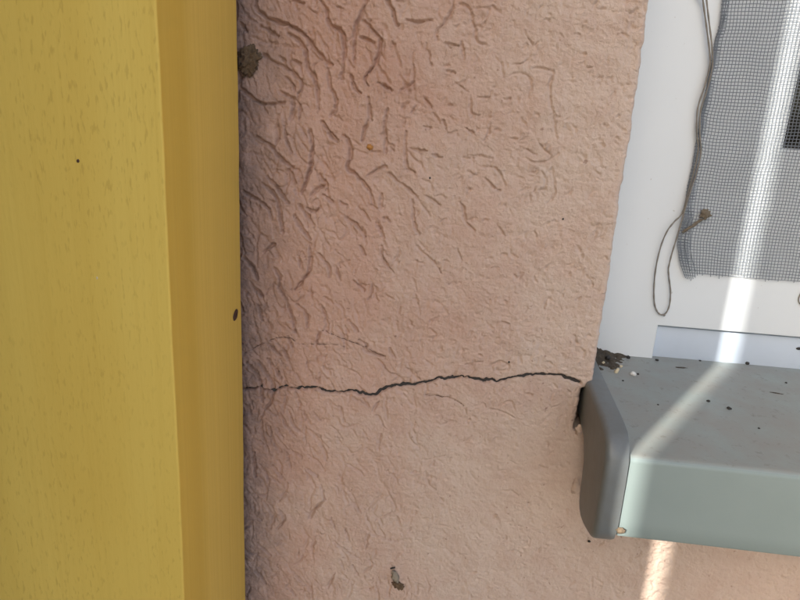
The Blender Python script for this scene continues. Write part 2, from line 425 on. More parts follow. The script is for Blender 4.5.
gr(*a, 1.0, 1.2, (420, 95), (385, 135), (345, 190)); gr(*a, .9, 1.0, (405, 30), (420, 95)); gr(*a, .9, 1.0, (470, 310), (530, 355), (600, 400)); gr(*a, .8, .9, (570, 120), (600, 160)); gr(*a, .8, .8, (630, 250), (720, 295), (790, 310))
gr(*a, 1.0, 1.1, (80, 315), (150, 375)); gr(*a, 1.0, 1.1, (120, 110), (165, 190), (150, 245)); gr(*a, .9, 1.0, (195, 150), (220, 200), (185, 245)); gr(*a, 1.0, 1.0, (280, 485), (350, 550), (360, 600)); gr(*a, .9, 1.0, (230, 530), (270, 580))
gr(*a, .8, .9, (500, 400), (520, 450)); gr(*a, .8, .9, (560, 430), (590, 480)); gr(*a, .9, .9, (375, 290), (360, 345)); gr(*a, .8, .9, (455, 190), (470, 240)); gr(*a, .8, .9, (525, 240), (540, 300)); gr(*a, .8, .8, (640, 395), (655, 430), (620, 460))
gr(*a, 1.0, 1.2, (75, 440), (125, 520)); gr(*a, .8, .9, (130, 400), (160, 450)); gr(*a, .8, .8, (680, 200), (760, 160)); gr(*a, .8, .8, (780, 180), (800, 230)); gr(*a, .8, .8, (60, 70), (130, 75)); gr(*a, .8, .9, (470, 470), (440, 540))
a = (400, 360, 4)
gr(*a, .6, .7, (110, 140), (190, 155), (250, 182)); gr(*a, .6, .7, (385, 190), (440, 165), (460, 200)); gr(*a, .7, .7, (330, 170), (350, 200), (400, 205), (480, 240)); gr(*a, .6, .6, (120, 400), (190, 385)); gr(*a, .9, .9, (45, 450), (75, 450))
gr(*a, .6, .6, (430, 405), (470, 420)); gr(*a, .6, .6, (610, 190), (645, 180)); gr(*a, .9, .8, (370, 40), (365, 25), (400, 10), (430, 20), (425, 40), (385, 45)); gr(*a, .6, .5, (545, 480), (590, 490)); gr(*a, .6, .6, (260, 20), (330, 10))
a = (400, 240, 4)
gr(*a, .7, .8, (90, 250-200), (130, 290-200), (165, 330-200)); gr(*a, .7, .8, (230, 35), (245, 80))

WG = []                                        # grooves on the wall plane, mm
for w_, d_, pts in G:
    q = np.array([on_y(px, py)[[0, 2]] for px, py in pts])
    q = smooth_path(np.c_[q, np.zeros(len(q))], 5)[:, :2]
    rt = min(1.0, max(0.0, (q[:, 0].mean() + 25) / 45)); lo = min(1.0, max(0.0, (-130 - q[:, 1].mean()) / 15))
    WG.append((w_ * .66 * (1 - .04 * rt), d_ * 2.0 * (1 - .34 * rt) * (1 - .2 * lo), q))

def rand_groove(px, py, length, ang, w_, d_, curl):
    p = [(px, py)]; th = ang
    for _ in range(6):
        th += random.gauss(0, curl); p.append((p[-1][0] + math.sin(th) * length / 6, p[-1][1] + math.cos(th) * length / 6))
    q = np.array([on_y(*v)[[0, 2]] for v in p]); WG.append((w_, d_, q))
for _ in range(300):                           # combed left zone, strokes leaning down to the right
    px = 236 + 190 * random.random() ** 1.3; py = random.uniform(-20, 620)
    rand_groove(px, py, random.uniform(8, 26), random.gauss(.42, .35), random.uniform(.38, .66), random.uniform(.5, 1.1), .22)
for _ in range(420):                           # floated middle and right: short shallow pits
    px = random.uniform(370, 660); py = random.uniform(-20, 620)
    rand_groove(px, py, random.uniform(3, 11), random.uniform(-1.5, 1.5), random.uniform(.38, .62), random.uniform(.35, 1.0), .35)
for _ in range(150):
    px = random.uniform(600, 820); py = random.uniform(530, 640)
    rand_groove(px, py, random.uniform(3, 12), random.uniform(-1.5, 1.5), random.uniform(.4, .6), random.uniform(.2, .4), .3)

CRACK_PX = [(240 + x / 5, 360 + z / 5) for x, z in ((-10, 140), (35, 146), (90, 139), (130, 150), (165, 155), (185, 148), (210, 132), (245, 138), (275, 149), (310, 139), (350, 142), (385, 139), (410, 156), (440, 163), (500, 160), (560, 154), (600, 168), (640, 180), (670, 179), (700, 158), (730, 140), (770, 131))] + \
           [(400 + x / 4, 360 + z / 4) for x, z in ((0, 103), (28, 99), (50, 103), (85, 92), (120, 87), (145, 75), (180, 78), (220, 72), (250, 69), (290, 76), (330, 87), (370, 79), (390, 92), (440, 73), (490, 66), (520, 61), (565, 60), (610, 59), (650, 67), (690, 84), (722, 97))]
CRACK = np.array([on_y(px, py)[[0, 2]] for px, py in CRACK_PX])
_fine = []
for i in range(len(CRACK) - 1):
    for t in np.linspace(0, 1, 8, endpoint=False): _fine.append(CRACK[i] * (1 - t) + CRACK[i + 1] * t)
CRACK = np.array(_fine + [CRACK[-1]])
CRACK[:, 1] += .45 * vnoise(CRACK[:, 0], CRACK[:, 0] * 0, 1.6, 41) + .22 * vnoise(CRACK[:, 0], CRACK[:, 0] * 0, .7, 42)
_u = (CRACK[:, 0] - CRACK[0, 0]) / (CRACK[-1, 0] - CRACK[0, 0])
CRACK_W = .28 + .36 * np.clip(_u * 3, 0, 1) + .20 * vnoise(CRACK[:, 0], CRACK[:, 0] * 0, 4, 43) + .10 * vnoise(CRACK[:, 0], CRACK[:, 0] * 0, 1.3, 46)      # half width
HAIR = []
for pts in ([(244, 353), (258, 346), (266, 342), (280, 337), (290, 337), (296, 341)], [(298, 344), (310, 344.5), (322, 344), (338, 345)],
            [(322, 330), (336, 336), (352, 342), (366, 348), (384, 357)], [(425, 395), (440, 397), (452, 401), (464, 406)]):
    q = np.array([on_y(*p)[[0, 2]] for p in pts]); q = smooth_path(np.c_[q, q[:, 0] * 0], 6)[:, :2]
    q[:, 1] += .35 * vnoise(q[:, 0], q[:, 0] * 0, 2.0, 51); HAIR.append(q)

def axis(lo, d0, d1, hi, step):
    mid = list(np.arange(d0, d1 + 1e-6, step))
    up = []; s = step; v = mid[-1]
    while v < hi: s = min(s * 1.5, 160); v += s; up.append(min(v, hi))
    dn = []; s = step; v = mid[0]
    while v > lo: s = min(s * 1.5, 160); v -= s; dn.append(max(v, lo))
    return np.array(dn[::-1] + mid + up)
STEP = .48
xs = axis(-2600, -122, 196, 3000, STEP); zs = axis(GROUND, -292, 66, 1500, STEP)
ix = int(np.argmin(abs(xs - X0))); xs[ix] = X0
ixr = int(np.argmin(abs(xs - OPEN_R))); xs[ixr] = OPEN_R
izb = int(np.argmin(abs(zs - OPEN_B))); izt = int(np.argmin(abs(zs - OPEN_T))); zs[izt] = OPEN_T
XX, ZZ = np.meshgrid(xs, zs)                   # rows = z
fade = np.clip((XX + 135) / 15, 0, 1) * np.clip((215 - XX) / 15, 0, 1) * np.clip((ZZ + 310) / 15, 0, 1) * np.clip((85 - ZZ) / 15, 0, 1)
leftw = np.clip((20 - XX) / 90, 0, 1)
H = .55 * vnoise(XX, ZZ, 38, 1) + .30 * vnoise(XX, ZZ, 11, 2) + .26 * vnoise(XX, ZZ, 4.6, 3) + .20 * vnoise(XX, ZZ, 2.1, 4) + .17 * vnoise(XX, ZZ, 1.05, 5)
grain_ = vnoise(XX, ZZ, 1.7, 6); H += .16 * np.clip(grain_ - .35, 0, 1) - .75 * np.clip(vnoise(XX, ZZ, 2.4, 7) - .50, 0, 1) - .6 * np.clip(vnoise(XX, ZZ, 1.5, 10) - .58, 0, 1)
EDGE_N = .24 * vnoise(XX, ZZ, 1.5, 8) + .16 * vnoise(XX, ZZ, .8, 9)
# dense fine wrinkles where the trowel was combed, strongest along the beam, dying out to the right
_wx = XX + 3.2 * vnoise(XX, ZZ, 17, 11) + 1.0 * vnoise(XX, ZZ, 5, 12); _wz = ZZ + 3.2 * vnoise(XX, ZZ, 17, 13)
_ca, _sa = math.cos(math.radians(24)), math.sin(math.radians(24))
_u1 = _wx * _ca + _wz * _sa; _v1 = -_wx * _sa + _wz * _ca
wr = np.clip(1 - abs(vnoise(_u1, _v1 / 3.4, 3.1, 14)) / .16, 0, 1) * np.clip(.55 + 1.1 * vnoise(XX, ZZ, 8, 15), 0, 1)
wr2 = np.clip(1 - abs(vnoise(_u1 * .9 + 40, _v1 / 2.4, 2.1, 16)) / .22, 0, 1) * np.clip(.4 + 1.2 * vnoise(XX, ZZ, 6, 17), 0, 1)
lw1 = np.clip((12 - XX) / 85, 0, 1) ** 1.1; lw1 *= .75 + .45 * vnoise(XX, ZZ, 30, 18)
H -= (1.25 * wr + .60 * wr2) * np.clip(lw1, 0, 1.1)
# small crumbly pits over the floated part
rw = np.clip((XX + 70) / 60, 0, 1) * np.clip((ZZ + 150) / 60 + .45, .35, 1)
H -= rw * (.75 * np.clip(1 - abs(vnoise(XX + 2 * vnoise(XX, ZZ, 6, 19), ZZ, 3.3, 20)) / .16, 0, 1) * np.clip(1.6 * vnoise(XX, ZZ, 4.2, 24) - .35, 0, 1))
GRV = np.zeros_like(H); LIP = np.zeros_like(H)
def seg_update(arr, p, q, w0, w1, d, lip=None, hard=False):
    m = max(w0, w1) * 3.2
    i0, i1 = np.searchsorted(xs, [min(p[0], q[0]) - m, max(p[0], q[0]) + m]); j0, j1 = np.searchsorted(zs, [min(p[1], q[1]) - m, max(p[1], q[1]) + m])
    if i1 <= i0 or j1 <= j0: return
    X = XX[j0:j1, i0:i1]; Z = ZZ[j0:j1, i0:i1]
    v = q - p; L = v @ v + 1e-9
    t = np.clip(((X - p[0]) * v[0] + (Z - p[1]) * v[1]) / L, 0, 1)
    ds = np.hypot(X - p[0] - t * v[0], Z - p[1] - t * v[1]); ww = w0 * (1 - t) + w1 * t
    if hard: g_ = d * np.clip((ww + .30 - ds - .5 * EDGE_N[j0:j1, i0:i1] * (ww > .1)) / .45, 0, 1)
    else: g_ = d * np.exp(-(np.clip(ds + EDGE_N[j0:j1, i0:i1] * min(1.0, d), 0, None) / ww) ** 3)
    arr[j0:j1, i0:i1] = np.maximum(arr[j0:j1, i0:i1], g_)
    if lip is not None:
        lip[j0:j1, i0:i1] = np.maximum(lip[j0:j1, i0:i1], .10 * d * np.exp(-((ds - 2.0 * ww) / (.8 * ww)) ** 2))
for w_, d_, q in WG:
    q = q + .38 * np.c_[vnoise(q[:, 0], q[:, 1], 2.3, 35), vnoise(q[:, 0], q[:, 1], 2.3, 36)]
    n_ = len(q)
    wv = w_ * (.75 + .35 * np.sin(np.linspace(.25, math.pi - .25, n_))) * (1 + .38 * vnoise(q[:, 0], q[:, 1], 2.2, 31))
    for k in range(n_ - 1): seg_update(GRV, q[k], q[k + 1], wv[k], wv[k + 1], d_ * 1.15 * (.6 + .4 * math.sin(math.pi * (k + .5) / n_)), LIP)
CRV = np.zeros_like(H)
for k in range(len(CRACK) - 1): seg_update(CRV, CRACK[k], CRACK[k + 1], CRACK_W[k], CRACK_W[k + 1], 3.2, None, True)
for q in HAIR:
    for k in range(len(q) - 1): seg_update(CRV, q[k], q[k + 1], .05, .05, .8, None, True)
H = (H + LIP * (1 - np.clip(GRV, 0, 1)) - GRV) * fade - CRV * fade
# a slightly lower coat below the crack, towards the sill
H -= .35 * fade * np.clip((np.interp(XX, CRACK[:, 0], CRACK[:, 1]) - ZZ) / 1.5, 0, 1) * np.clip((XX + 60) / 60, 0, 1)
# rounded, crumbly arris along the reveal; the plaster is cut back round the sill's end cap
rag = .34 * vnoise(zs * 0, zs, 13, 21) + .28 * vnoise(zs * 0, zs, 4.4, 22) + .14 * vnoise(zs * 0, zs, 1.3, 23)
rag *= np.clip((zs + 300) / 40, 0, 1) * np.clip((120 - zs) / 40, 0, 1)
cut = np.interp(zs, [-160, -146, -141, -119.5, -118, -110], [-2.2, -3.0, -5.4, -4.9, -.5, 0]) * (zs > -200)
XD = XX.copy()
infl = np.exp(-((np.arange(len(xs)) - ix) / 14.0) ** 2)
inrow = (zs >= zs[izb] - 12)
XD += (rag + cut)[:, None] * infl[None, :] * inrow[:, None]
edge = np.clip(1 - (X0 - XX) / 1.8, 0, 1) * (XX <= X0 + .01) * (ZZ > zs[izb])
H -= 1.2 * edge ** 2 * fade
V = np.stack([XD, -H, ZZ], -1).reshape(-1, 3)
nx, nz = len(xs), len(zs)
ii, jj = np.meshgrid(np.arange(nx - 1), np.arange(nz - 1))
keep = ~((ii >= ix) & (ii < ixr) & (jj >= izb) & (jj < izt))
b = (jj * nx + ii)[keep]
Q = np.stack([b, b + 1, b + nx + 1, b + nx], -1)
# reveals
VV = [V]; QQ = [Q]; base = len(V)
def strip(idx, flip):
    global base
    src = V[idx]; m = len(idx); dep = np.array([2.5, 10.0, 150.0]); prev = np.array(idx)
    for d in dep:
        nv = src.copy(); nv[:, 1] = d
        VV.append(nv); cur = np.arange(base, base + m); base += m
        q = np.stack([prev[:-1], prev[1:], cur[1:], cur[:-1]], -1)
        QQ.append(q[:, ::-1] if flip else q); prev = cur
strip(np.arange(izb, izt + 1) * nx + ix, True)
strip(np.arange(izb, izt + 1) * nx + ixr, False)
strip(izb * nx + np.arange(ix, ixr + 1), False)
strip(izt * nx + np.arange(ix, ixr + 1), True)
V = np.vstack(VV); Q = np.vstack(QQ)
used = np.zeros(len(V), bool); used[Q.ravel()] = True
remap = np.cumsum(used) - 1
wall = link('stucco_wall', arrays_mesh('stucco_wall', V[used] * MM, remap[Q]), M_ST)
tag(wall, 'pink textured stucco wall with a jagged horizontal crack', 'wall')

def ribbon(name, q, hw, y, mat, parent):
    """strip of dark filling lying in a crack, y mm behind the wall face"""
    T = np.gradient(q, axis=0); T /= np.linalg.norm(T, axis=1)[:, None] + 1e-9
    Nn = np.c_[-T[:, 1], T[:, 0]]
    hw = np.broadcast_to(hw, (len(q),))
    A = q + Nn * hw[:, None]; B = q - Nn * hw[:, None]
    n_ = len(q)
    rows = [np.c_[A[:, 0], np.broadcast_to(y, (n_,)), A[:, 1]], np.c_[q[:, 0], np.broadcast_to(y + .3, (n_,)), q[:, 1]], np.c_[B[:, 0], np.broadcast_to(y, (n_,)), B[:, 1]]]
    Vv = np.vstack(rows); i = np.arange(n_ - 1)
    Qq = np.vstack([np.stack([i, i + 1, i + 1 + n_, i + n_], -1), np.stack([i + n_, i + 1 + n_, i + 1 + 2 * n_, i + 2 * n_], -1)])
    return link(name, arrays_mesh(name, Vv * MM, Qq), mat, parent)
ck = ribbon('crack', CRACK, CRACK_W + .20 + .12 * vnoise(CRACK[:, 0], CRACK[:, 0] * 0, 1.1, 44), 2.0 + .35 * vnoise(CRACK[:, 0], CRACK[:, 0] * 0, 2.5, 45), M_CRACK, wall); ck['label'] = 'dark jagged crack running across the pink render'
for q in HAIR:
    jx = np.clip(np.searchsorted(xs, q[:, 0]), 0, nx - 1); jz = np.clip(np.searchsorted(zs, q[:, 1]), 0, nz - 1)
    ribbon('hairline_crack', q, .10 + .05 * np.sin(np.linspace(0, math.pi, len(q))), -H[jz, jx] - .25, M_HAIR, wall)

# ------------------------------------------------------------------ yellow beam
beam = empty('wooden_beam', (-.175, -.046, GROUND * MM))
bx0, bx1, by0, by1 = -250.0, -104.0, -83.0, -10.0
bm = bmesh.new()
r_ = .8; prof = []
for (cx, cy, a0) in ((bx1 - r_, by0 + r_, -90), (bx1 - 2, by1 - 2, 0), (bx0 + 2, by1 - 2, 90), (bx0 + r_, by0 + r_, 180)):
    rr = r_ if cy < -40 else 2.0
    for k in range(7):
        t = math.radians(a0 + 90 * k / 6); prof.append((cx + rr * math.cos(t), cy + rr * math.sin(t)))
zl = np.r_[np.arange(GROUND, -320, 60), np.arange(-320, 90, 4), np.arange(90, 1001, 60)]
rings = []
for z in zl:
    dx = .25 * float(vnoise(3, z, 70, 61)) + .10 * float(vnoise(9, z, 14, 62))
    rings.append([bm.verts.new(((x + dx * (x > -150), y, z))) for x, y in prof])
for a_, b_ in zip(rings[:-1], rings[1:]):
    for k in range(len(prof)): bm.faces.new((a_[k], a_[(k + 1) % len(prof)], b_[(k + 1) % len(prof)], b_[k]))
bm.faces.new(rings[0][::-1]); bm.faces.new(rings[-1])
for v in bm.verts: v.co *= MM
bmesh.ops.recalc_face_normals(bm, faces=bm.faces)
timber = from_bm('timber', bm, M_WOOD, beam, True)
timber.data.set_sharp_from_angle(angle=math.radians(60))
tag(beam, 'thick yellow varnished wooden beam standing in front of the wall', 'beam')

def blob(name, mat, parent, loc, size, seed=0, rough=.35, freq=2.2, sub=3, rot=(0, 0, 0)):
    """irregular lump, loc and half sizes in mm"""
    bm = bmesh.new(); bmesh.ops.create_icosphere(bm, subdivisions=sub, radius=1)
    R = Matrix.Rotation(rot[2], 3, 'Z') @ Matrix.Rotation(rot[1], 3, 'Y') @ Matrix.Rotation(rot[0], 3, 'X')
    for v in bm.verts:
        n_ = mnoise.noise(v.co * freq + Vector((seed * 7.1, seed * 3.3, 0))) + .5 * mnoise.noise(v.co * freq * 2.3 + Vector((0, seed * 5.7, 1)))
        p = v.co * (1 + rough * n_)
        p = R @ Vector((p.x * size[0], p.y * size[1], p.z * size[2]))
        v.co = (p + Vector(loc)) * MM
    return from_bm(name, bm, mat, parent, True)

# knot on the side grain: a dark raised oval rim with a pit, and a pin hole on the front face
k = on_x(235, 315, bx1)
kb = bmesh.new()
vs = []
for rr, hh in ((1.0, -.1), (.85, .35), (.55, .30), (.3, -.05)):
    vs.append([kb.verts.new(Vector((bx1 + .25 + hh, k[1] + 2.9 * rr * math.cos(t) * (1 + .1 * math.sin(3 * t)), k[2] + 2.4 * rr * math.sin(t) + 1.0 * rr * math.cos(t))) * MM) for t in np.linspace(0, 2 * math.pi, 18, endpoint=False)])
for A, B in zip(vs[:-1], vs[1:]):
    for q in range(18): kb.faces.new((A[q], A[(q + 1) % 18], B[(q + 1) % 18], B[q]))
kb.faces.new(vs[-1])
bmesh.ops.recalc_face_normals(kb, faces=kb.faces)
from_bm('knot', kb, M_KNOT, beam, True)['label'] = 'small dark brown knot on the side of the beam'
k = on_y(78, 161, by0)
blob('pin_hole', M_KNOT, beam, (k[0], by0, k[2]), (.6, .25, .65), 3, .2, sub=2)
k = on_y(97, 278, by0)
blob('pale_fleck', M_PALE, beam, (k[0], by0, k[2]), (.35, .12, .6), 4, .2, sub=2)

# ------------------------------------------------------------------ window
FY = RECESS                                    # front face of the frame
win = empty('window', (.35, .08, -.14))
tag(win, 'white plastic window set back in the pink wall', 'window')
GX, GZ = 153.6, -1.6                           # lower left corner of the glass opening
# frame: left jamb, bottom rail (butted), right jamb, head
def slab(name, mat, parent, poly, y0, y1, bevel):
    """polygon in the window plane (x, z, mm) given depth y0..y1, front arris rounded"""
    bm = bmesh.new()
    A = [bm.verts.new(Vector((x, y0, z)) * MM) for x, z in poly]; B = [bm.verts.new(Vector((x, y1, z)) * MM) for x, z in poly]
    bm.faces.new(A); bm.faces.new(B[::-1])
    for q in range(len(poly)): bm.faces.new((A[q], B[q], B[(q + 1) % len(poly)], A[(q + 1) % len(poly)]))
    bmesh.ops.recalc_face_normals(bm, faces=bm.faces)
    fe = [e for e in bm.edges if all(abs(v.co.y - y0 * MM) < 1e-6 for v in e.verts)]
    bmesh.ops.bevel(bm, geom=fe, offset=bevel * MM, segments=3, affect='EDGES', profile=.5)
    o = from_bm(name, bm, mat, parent, True); o.data.set_sharp_from_angle(angle=math.radians(40)); return o
fr = slab('frame', M_PVC, win, [(X0 - 8, -117), (109.8, -117), (109.8, -97.5), (OPEN_R - 41.5, -97.5), (OPEN_R - 41.5, GZ), (GX, GZ), (GX, OPEN_T - 35), (X0 - 8, OPEN_T - 35)], FY, FY + 60, .9)
box('frame_jamb', M_PVC, win, OPEN_R - 41.2, OPEN_R + 8, FY, FY + 62, -117, OPEN_T - 35, bevel=1.2)
box('sash_stile', M_PVC, win, OPEN_R - 92, OPEN_R - 41.6, FY + .5, FY + 58, GZ + .3, OPEN_T - 35.2, bevel=.4)
box('top_rail', M_PVC, win, GX - .3, OPEN_R - 91.8, FY + .3, FY + 58, OPEN_T - 90, OPEN_T - 35, bevel=.4)
box('frame_head', M_PVC, win, X0 - 8, OPEN_R + 8, FY + .6, FY + 60, OPEN_T - 34.6, OPEN_T + 4, bevel=.8)
box('base_profile', M_BASE, win, 109, OPEN_R - 41, FY + 3.2, FY + 60, -119, -98.6, bevel=.5)
# glazing bead: a thin light lip round the pane
for nm, a_ in (('glazing_bead', (GX - .1, GX + .9, FY + 1.0, FY + 9, GZ + 1.0, OPEN_T - 91)), ('glazing_bead', (GX - .1, OPEN_R - 92, FY + 1.2, FY + 9, GZ - .1, GZ + 1.0))):
    box(nm, M_PVC, fr, *a_, bevel=.5)
box('gasket', M_SEAL, fr, GX + .8, GX + 2.6, FY + 7, FY + 10, GZ + 3, OPEN_T - 91)
box('gasket', M_SEAL, fr, GX + .8, OPEN_R - 92, FY + 7.2, FY + 10, GZ + .9, GZ + 3)
box('glass_pane', M_GLASS, win, GX - 4, OPEN_R - 88, FY + 9, FY + 13, GZ - 4, OPEN_T - 86)
# dark room behind
rm = bmesh.new()
bmesh.ops.create_cube(rm, size=1)
for v in rm.verts: v.co = Vector((.35 + v.co.x * 2.2, 1.36 + v.co.y * 2.4, .05 + v.co.z * 2.4))
front = [f for f in rm.faces if f.calc_center_median().y < .3]
for f in front:
    ins = bmesh.ops.inset_region(rm, faces=[f], thickness=.3)
ff = min((f for f in rm.faces), key=lambda f: (f.calc_center_median().y, f.calc_area() * -1))
cand = [f for f in rm.faces if abs(f.calc_center_median().y - .16) < .01]
inner = min(cand, key=lambda f: (f.calc_center_median() - Vector((.35, .16, .05))).length)
for v in inner.verts:
    v.co.x = (X0 - 20) * MM if v.co.x < .35 else (OPEN_R + 20) * MM
    v.co.z = -.16 if v.co.z < .05 else (OPEN_T + 20) * MM
bmesh.ops.delete(rm, geom=[inner], context='FACES_ONLY')
room = from_bm('room', rm, M_ROOM); tag(room, kind='structure')

# ------------------------------------------------------------------ sill
sill = empty('window_sill', (.35, -.01, -.14))
tag(sill, 'dusty grey metal window sill with folded front edge', 'window sill')
SLOPE = math.tan(math.radians(5))
YF, ZF = -54.0, -125.2                         # folded front edge
def sill_z(y): return ZF + (y - YF) * SLOPE
prof = [(FY + 3.0, sill_z(FY + 3.0))]
for y in np.linspace(FY - 2, YF + 5, 8): prof.append((y, sill_z(y)))
RB = 3.0
cy, cz = YF + RB, sill_z(YF + RB) - RB
for t in np.linspace(88, 0, 9): prof.append((cy - RB * math.cos(math.radians(t)), cz + RB * math.sin(math.radians(t))))
prof += [(YF, -140), (YF, -155), (YF, -161.5), (YF + .6, -162.8), (YF + 2.0, -163.2), (YF + 8, -161.5)]
prof = np.array(prof)
T = np.gradient(prof, axis=0); T /= np.linalg.norm(T, axis=1)[:, None]
inn = prof + np.c_[T[:, 1], -T[:, 0]] * -1.4 * np.array([-1, -1])
# make sure the inner skin lies under / behind the outer
inn = prof - 1.4 * np.c_[T[:, 1], -T[:, 0]] if (prof - 1.4 * np.c_[T[:, 1], -T[:, 0]])[3, 1] < prof[3, 1] else prof + 1.4 * np.c_[T[:, 1], -T[:, 0]]
loop = np.vstack([prof, inn[::-1]])
xsill = np.r_[np.linspace(75.6, 200, 20), np.linspace(215, OPEN_R - 8, 20)]
Vs = np.array([[x, y + .25 * float(vnoise(x, z, 60, 71)) * (y < -40), z + .12 * float(vnoise(x, y, 50, 72))] for x in xsill for y, z in loop])
m = len(loop); i = np.arange(len(xsill) - 1)[:, None] * m; j = np.arange(m)[None, :]; kk = (j + 1) % m
Qs = np.stack([i + j, i + kk, i + m + kk, i + m + j], -1).reshape(-1, 4)
bm = bmesh.new(); me = arrays_mesh('sill_sheet', Vs * MM, Qs); bm.from_mesh(me); bpy.data.meshes.remove(me)
bmesh.ops.holes_fill(bm, edges=[e for e in bm.edges if e.is_boundary], sides=0)
bmesh.ops.recalc_face_normals(bm, faces=bm.faces)
sheet = from_bm('sill_sheet', bm, M_SILL, sill, True); sheet.data.set_sharp_from_angle(angle=math.radians(45))

def end_cap(x_out, x_in):
    p = [(44, -113.0), (-38, -116.6), (-46, -117.8), (-51.5, -121), (-54.6, -127), (-55.2, -135), (-55.2, -156), (-54.5, -161), (-52.5, -165.5), (-48.5, -168.8), (-42, -171.0),
         (-35, -172.8), (-28, -173.6), (-23, -172.4), (-20, -169.6), (-18.6, -165), (-18.2, -158), (-17, -149), (-10, -141), (4, -138.5), (44, -130)]
    bm = bmesh.new()
    A = [bm.verts.new(Vector((x_out, y, z)) * MM) for y, z in p]; B = [bm.verts.new(Vector((x_in, y, z)) * MM) for y, z in p]
    bm.faces.new(A); bm.faces.new(B[::-1])
    for q in range(len(p)): bm.faces.new((A[q], B[q], B[(q + 1) % len(p)], A[(q + 1) % len(p)]))
    bmesh.ops.recalc_face_normals(bm, faces=bm.faces)
    rim = [e for e in bm.edges if abs(e.verts[0].co.x - e.verts[1].co.x) < 1e-6]
    outer = [e for e in rim if abs(e.verts[0].co.x - x_out * MM) < 1e-6]; inner_ = [e for e in rim if e not in outer]
    bmesh.ops.bevel(bm, geom=outer, offset=2.6 * MM, segments=4, affect='EDGES', profile=.5)
    inner_ = [e for e in bm.edges if all(abs(v.co.x - x_in * MM) < 1e-6 for v in e.verts)]
    bmesh.ops.bevel(bm, geom=inner_, offset=.6 * MM, segments=2, affect='EDGES', profile=.5)
    o = from_bm('end_cap', bm, M_CAP, sill, True); o.data.set_sharp_from_angle(angle=math.radians(40))
    return o
ec = end_cap(65.6, 75.2); ec['label'] = 'darker grey rounded end cap of the sill'
end_cap(OPEN_R + 2.5, OPEN_R - 7.0)

# ------------------------------------------------------------------ insect screen
net = empty('insect_screen', (.118, .0445, -.069))
tag(net, 'grey insect mesh with a frayed lower edge fixed over the window', 'insect screen')
NY = FY - 1.0
ed = np.array([on_y(*p, NY)[[0, 2]] for p in ((722, 0), (717, 30), (710, 65), (703, 105), (697, 135), (692, 165), (688, 190), (682, 215), (676, 246), (679, 262), (684, 278))])
ezz, exx = ed[::-1, 1], ed[::-1, 0]
def left_edge(z): return np.interp(z, ezz, exx) + .35 * vnoise(z * 0, z, 6, 81)
bo = np.array([on_y(*p, NY)[[0, 2]] for p in ((684, 278), (692, 275), (702, 274), (715, 276.5), (730, 274), (741, 275), (746, 278), (765, 279), (800, 281))])
def bottom_edge(x): return np.interp(x, bo[:, 0], bo[:, 1]) + .5 * vnoise(x, x * 0, 3, 82)
PITCH = 1.60
NX1, NZ1 = OPEN_R - 60, OPEN_T - 60
def net_map(x, z):
    """woven grid coordinate -> point on the slack net"""
    le = left_edge(z) - 112.0
    f = np.exp(-np.clip(x - 112, 0, None) / 14.0)
    X = x + le * f + .35 * vnoise(x, z, 23, 83) + .18 * vnoise(x, z, 7, 84)
    Z = z + .55 * vnoise(x, z, 26, 85) + .25 * vnoise(x, z, 8, 86) + f * 1.2 * vnoise(x * 0 + 5, z, 30, 87)
    Y = NY - .25 - .55 * np.clip(vnoise(x, z, 30, 88), 0, 1) - .5 * f * (1 + vnoise(x * 0, z, 12, 89))
    # the pinched fold running in from the edge
    c = on_y(703, 214, NY); dz = (z - (c[2] - .35 * (c[0] - x)))
    Y -= 1.2 * np.exp(-(dz / 2.2) ** 2) * np.clip(1 - (x - 112) / 18, 0, 1)
    return X, Y, Z
def thread_mesh(P, r, Vl, Ql, basei):
    v, q = tube_mesh('t', P, r, 4); Vl.append(v); Ql.append(q + basei); return basei + len(v)
Vl, Ql, bi = [], [], 0
zdense = np.r_[np.arange(-70, 72, 1.6), np.arange(75, NZ1 + 1, 9)]
for n_, x in enumerate(np.arange(112, NX1, PITCH)):
    zb = float(bottom_edge(np.array(x))) - abs(random.gauss(0, .6)) 
    z = zdense if x < 200 else np.r_[np.arange(-70, NZ1 + 1, 9)]
    z = np.r_[zb, z[z > zb + .3]]
    X, Y, Z = net_map(np.full_like(z, x), z)
    bi = thread_mesh(np.c_[X, Y - .12 * np.sin(math.pi * (z / PITCH + n_)), Z], .175, Vl, Ql, bi)
xdense = np.r_[np.arange(112, 200, 1.6), np.arange(204, NX1 + 1, 9)]
for n_, z in enumerate(np.arange(-68.5, NZ1, PITCH)):
    x = xdense if z < 75 else np.r_[np.arange(112, NX1 + 1, 9)]
    x = x[bottom_edge(x) < z + .2]
    if len(x) < 3: continue
    x = np.r_[x[0] - random.uniform(0, .5), x[1:]]
    X, Y, Z = net_map(x, np.full_like(x, z))
    bi = thread_mesh(np.c_[X, Y + .1, Z], .175, Vl, Ql, bi)
weave = link('mesh_weave', arrays_mesh('mesh_weave', np.vstack(Vl), np.vstack(Ql)), M_NET, net); weave['kind'] = 'stuff'
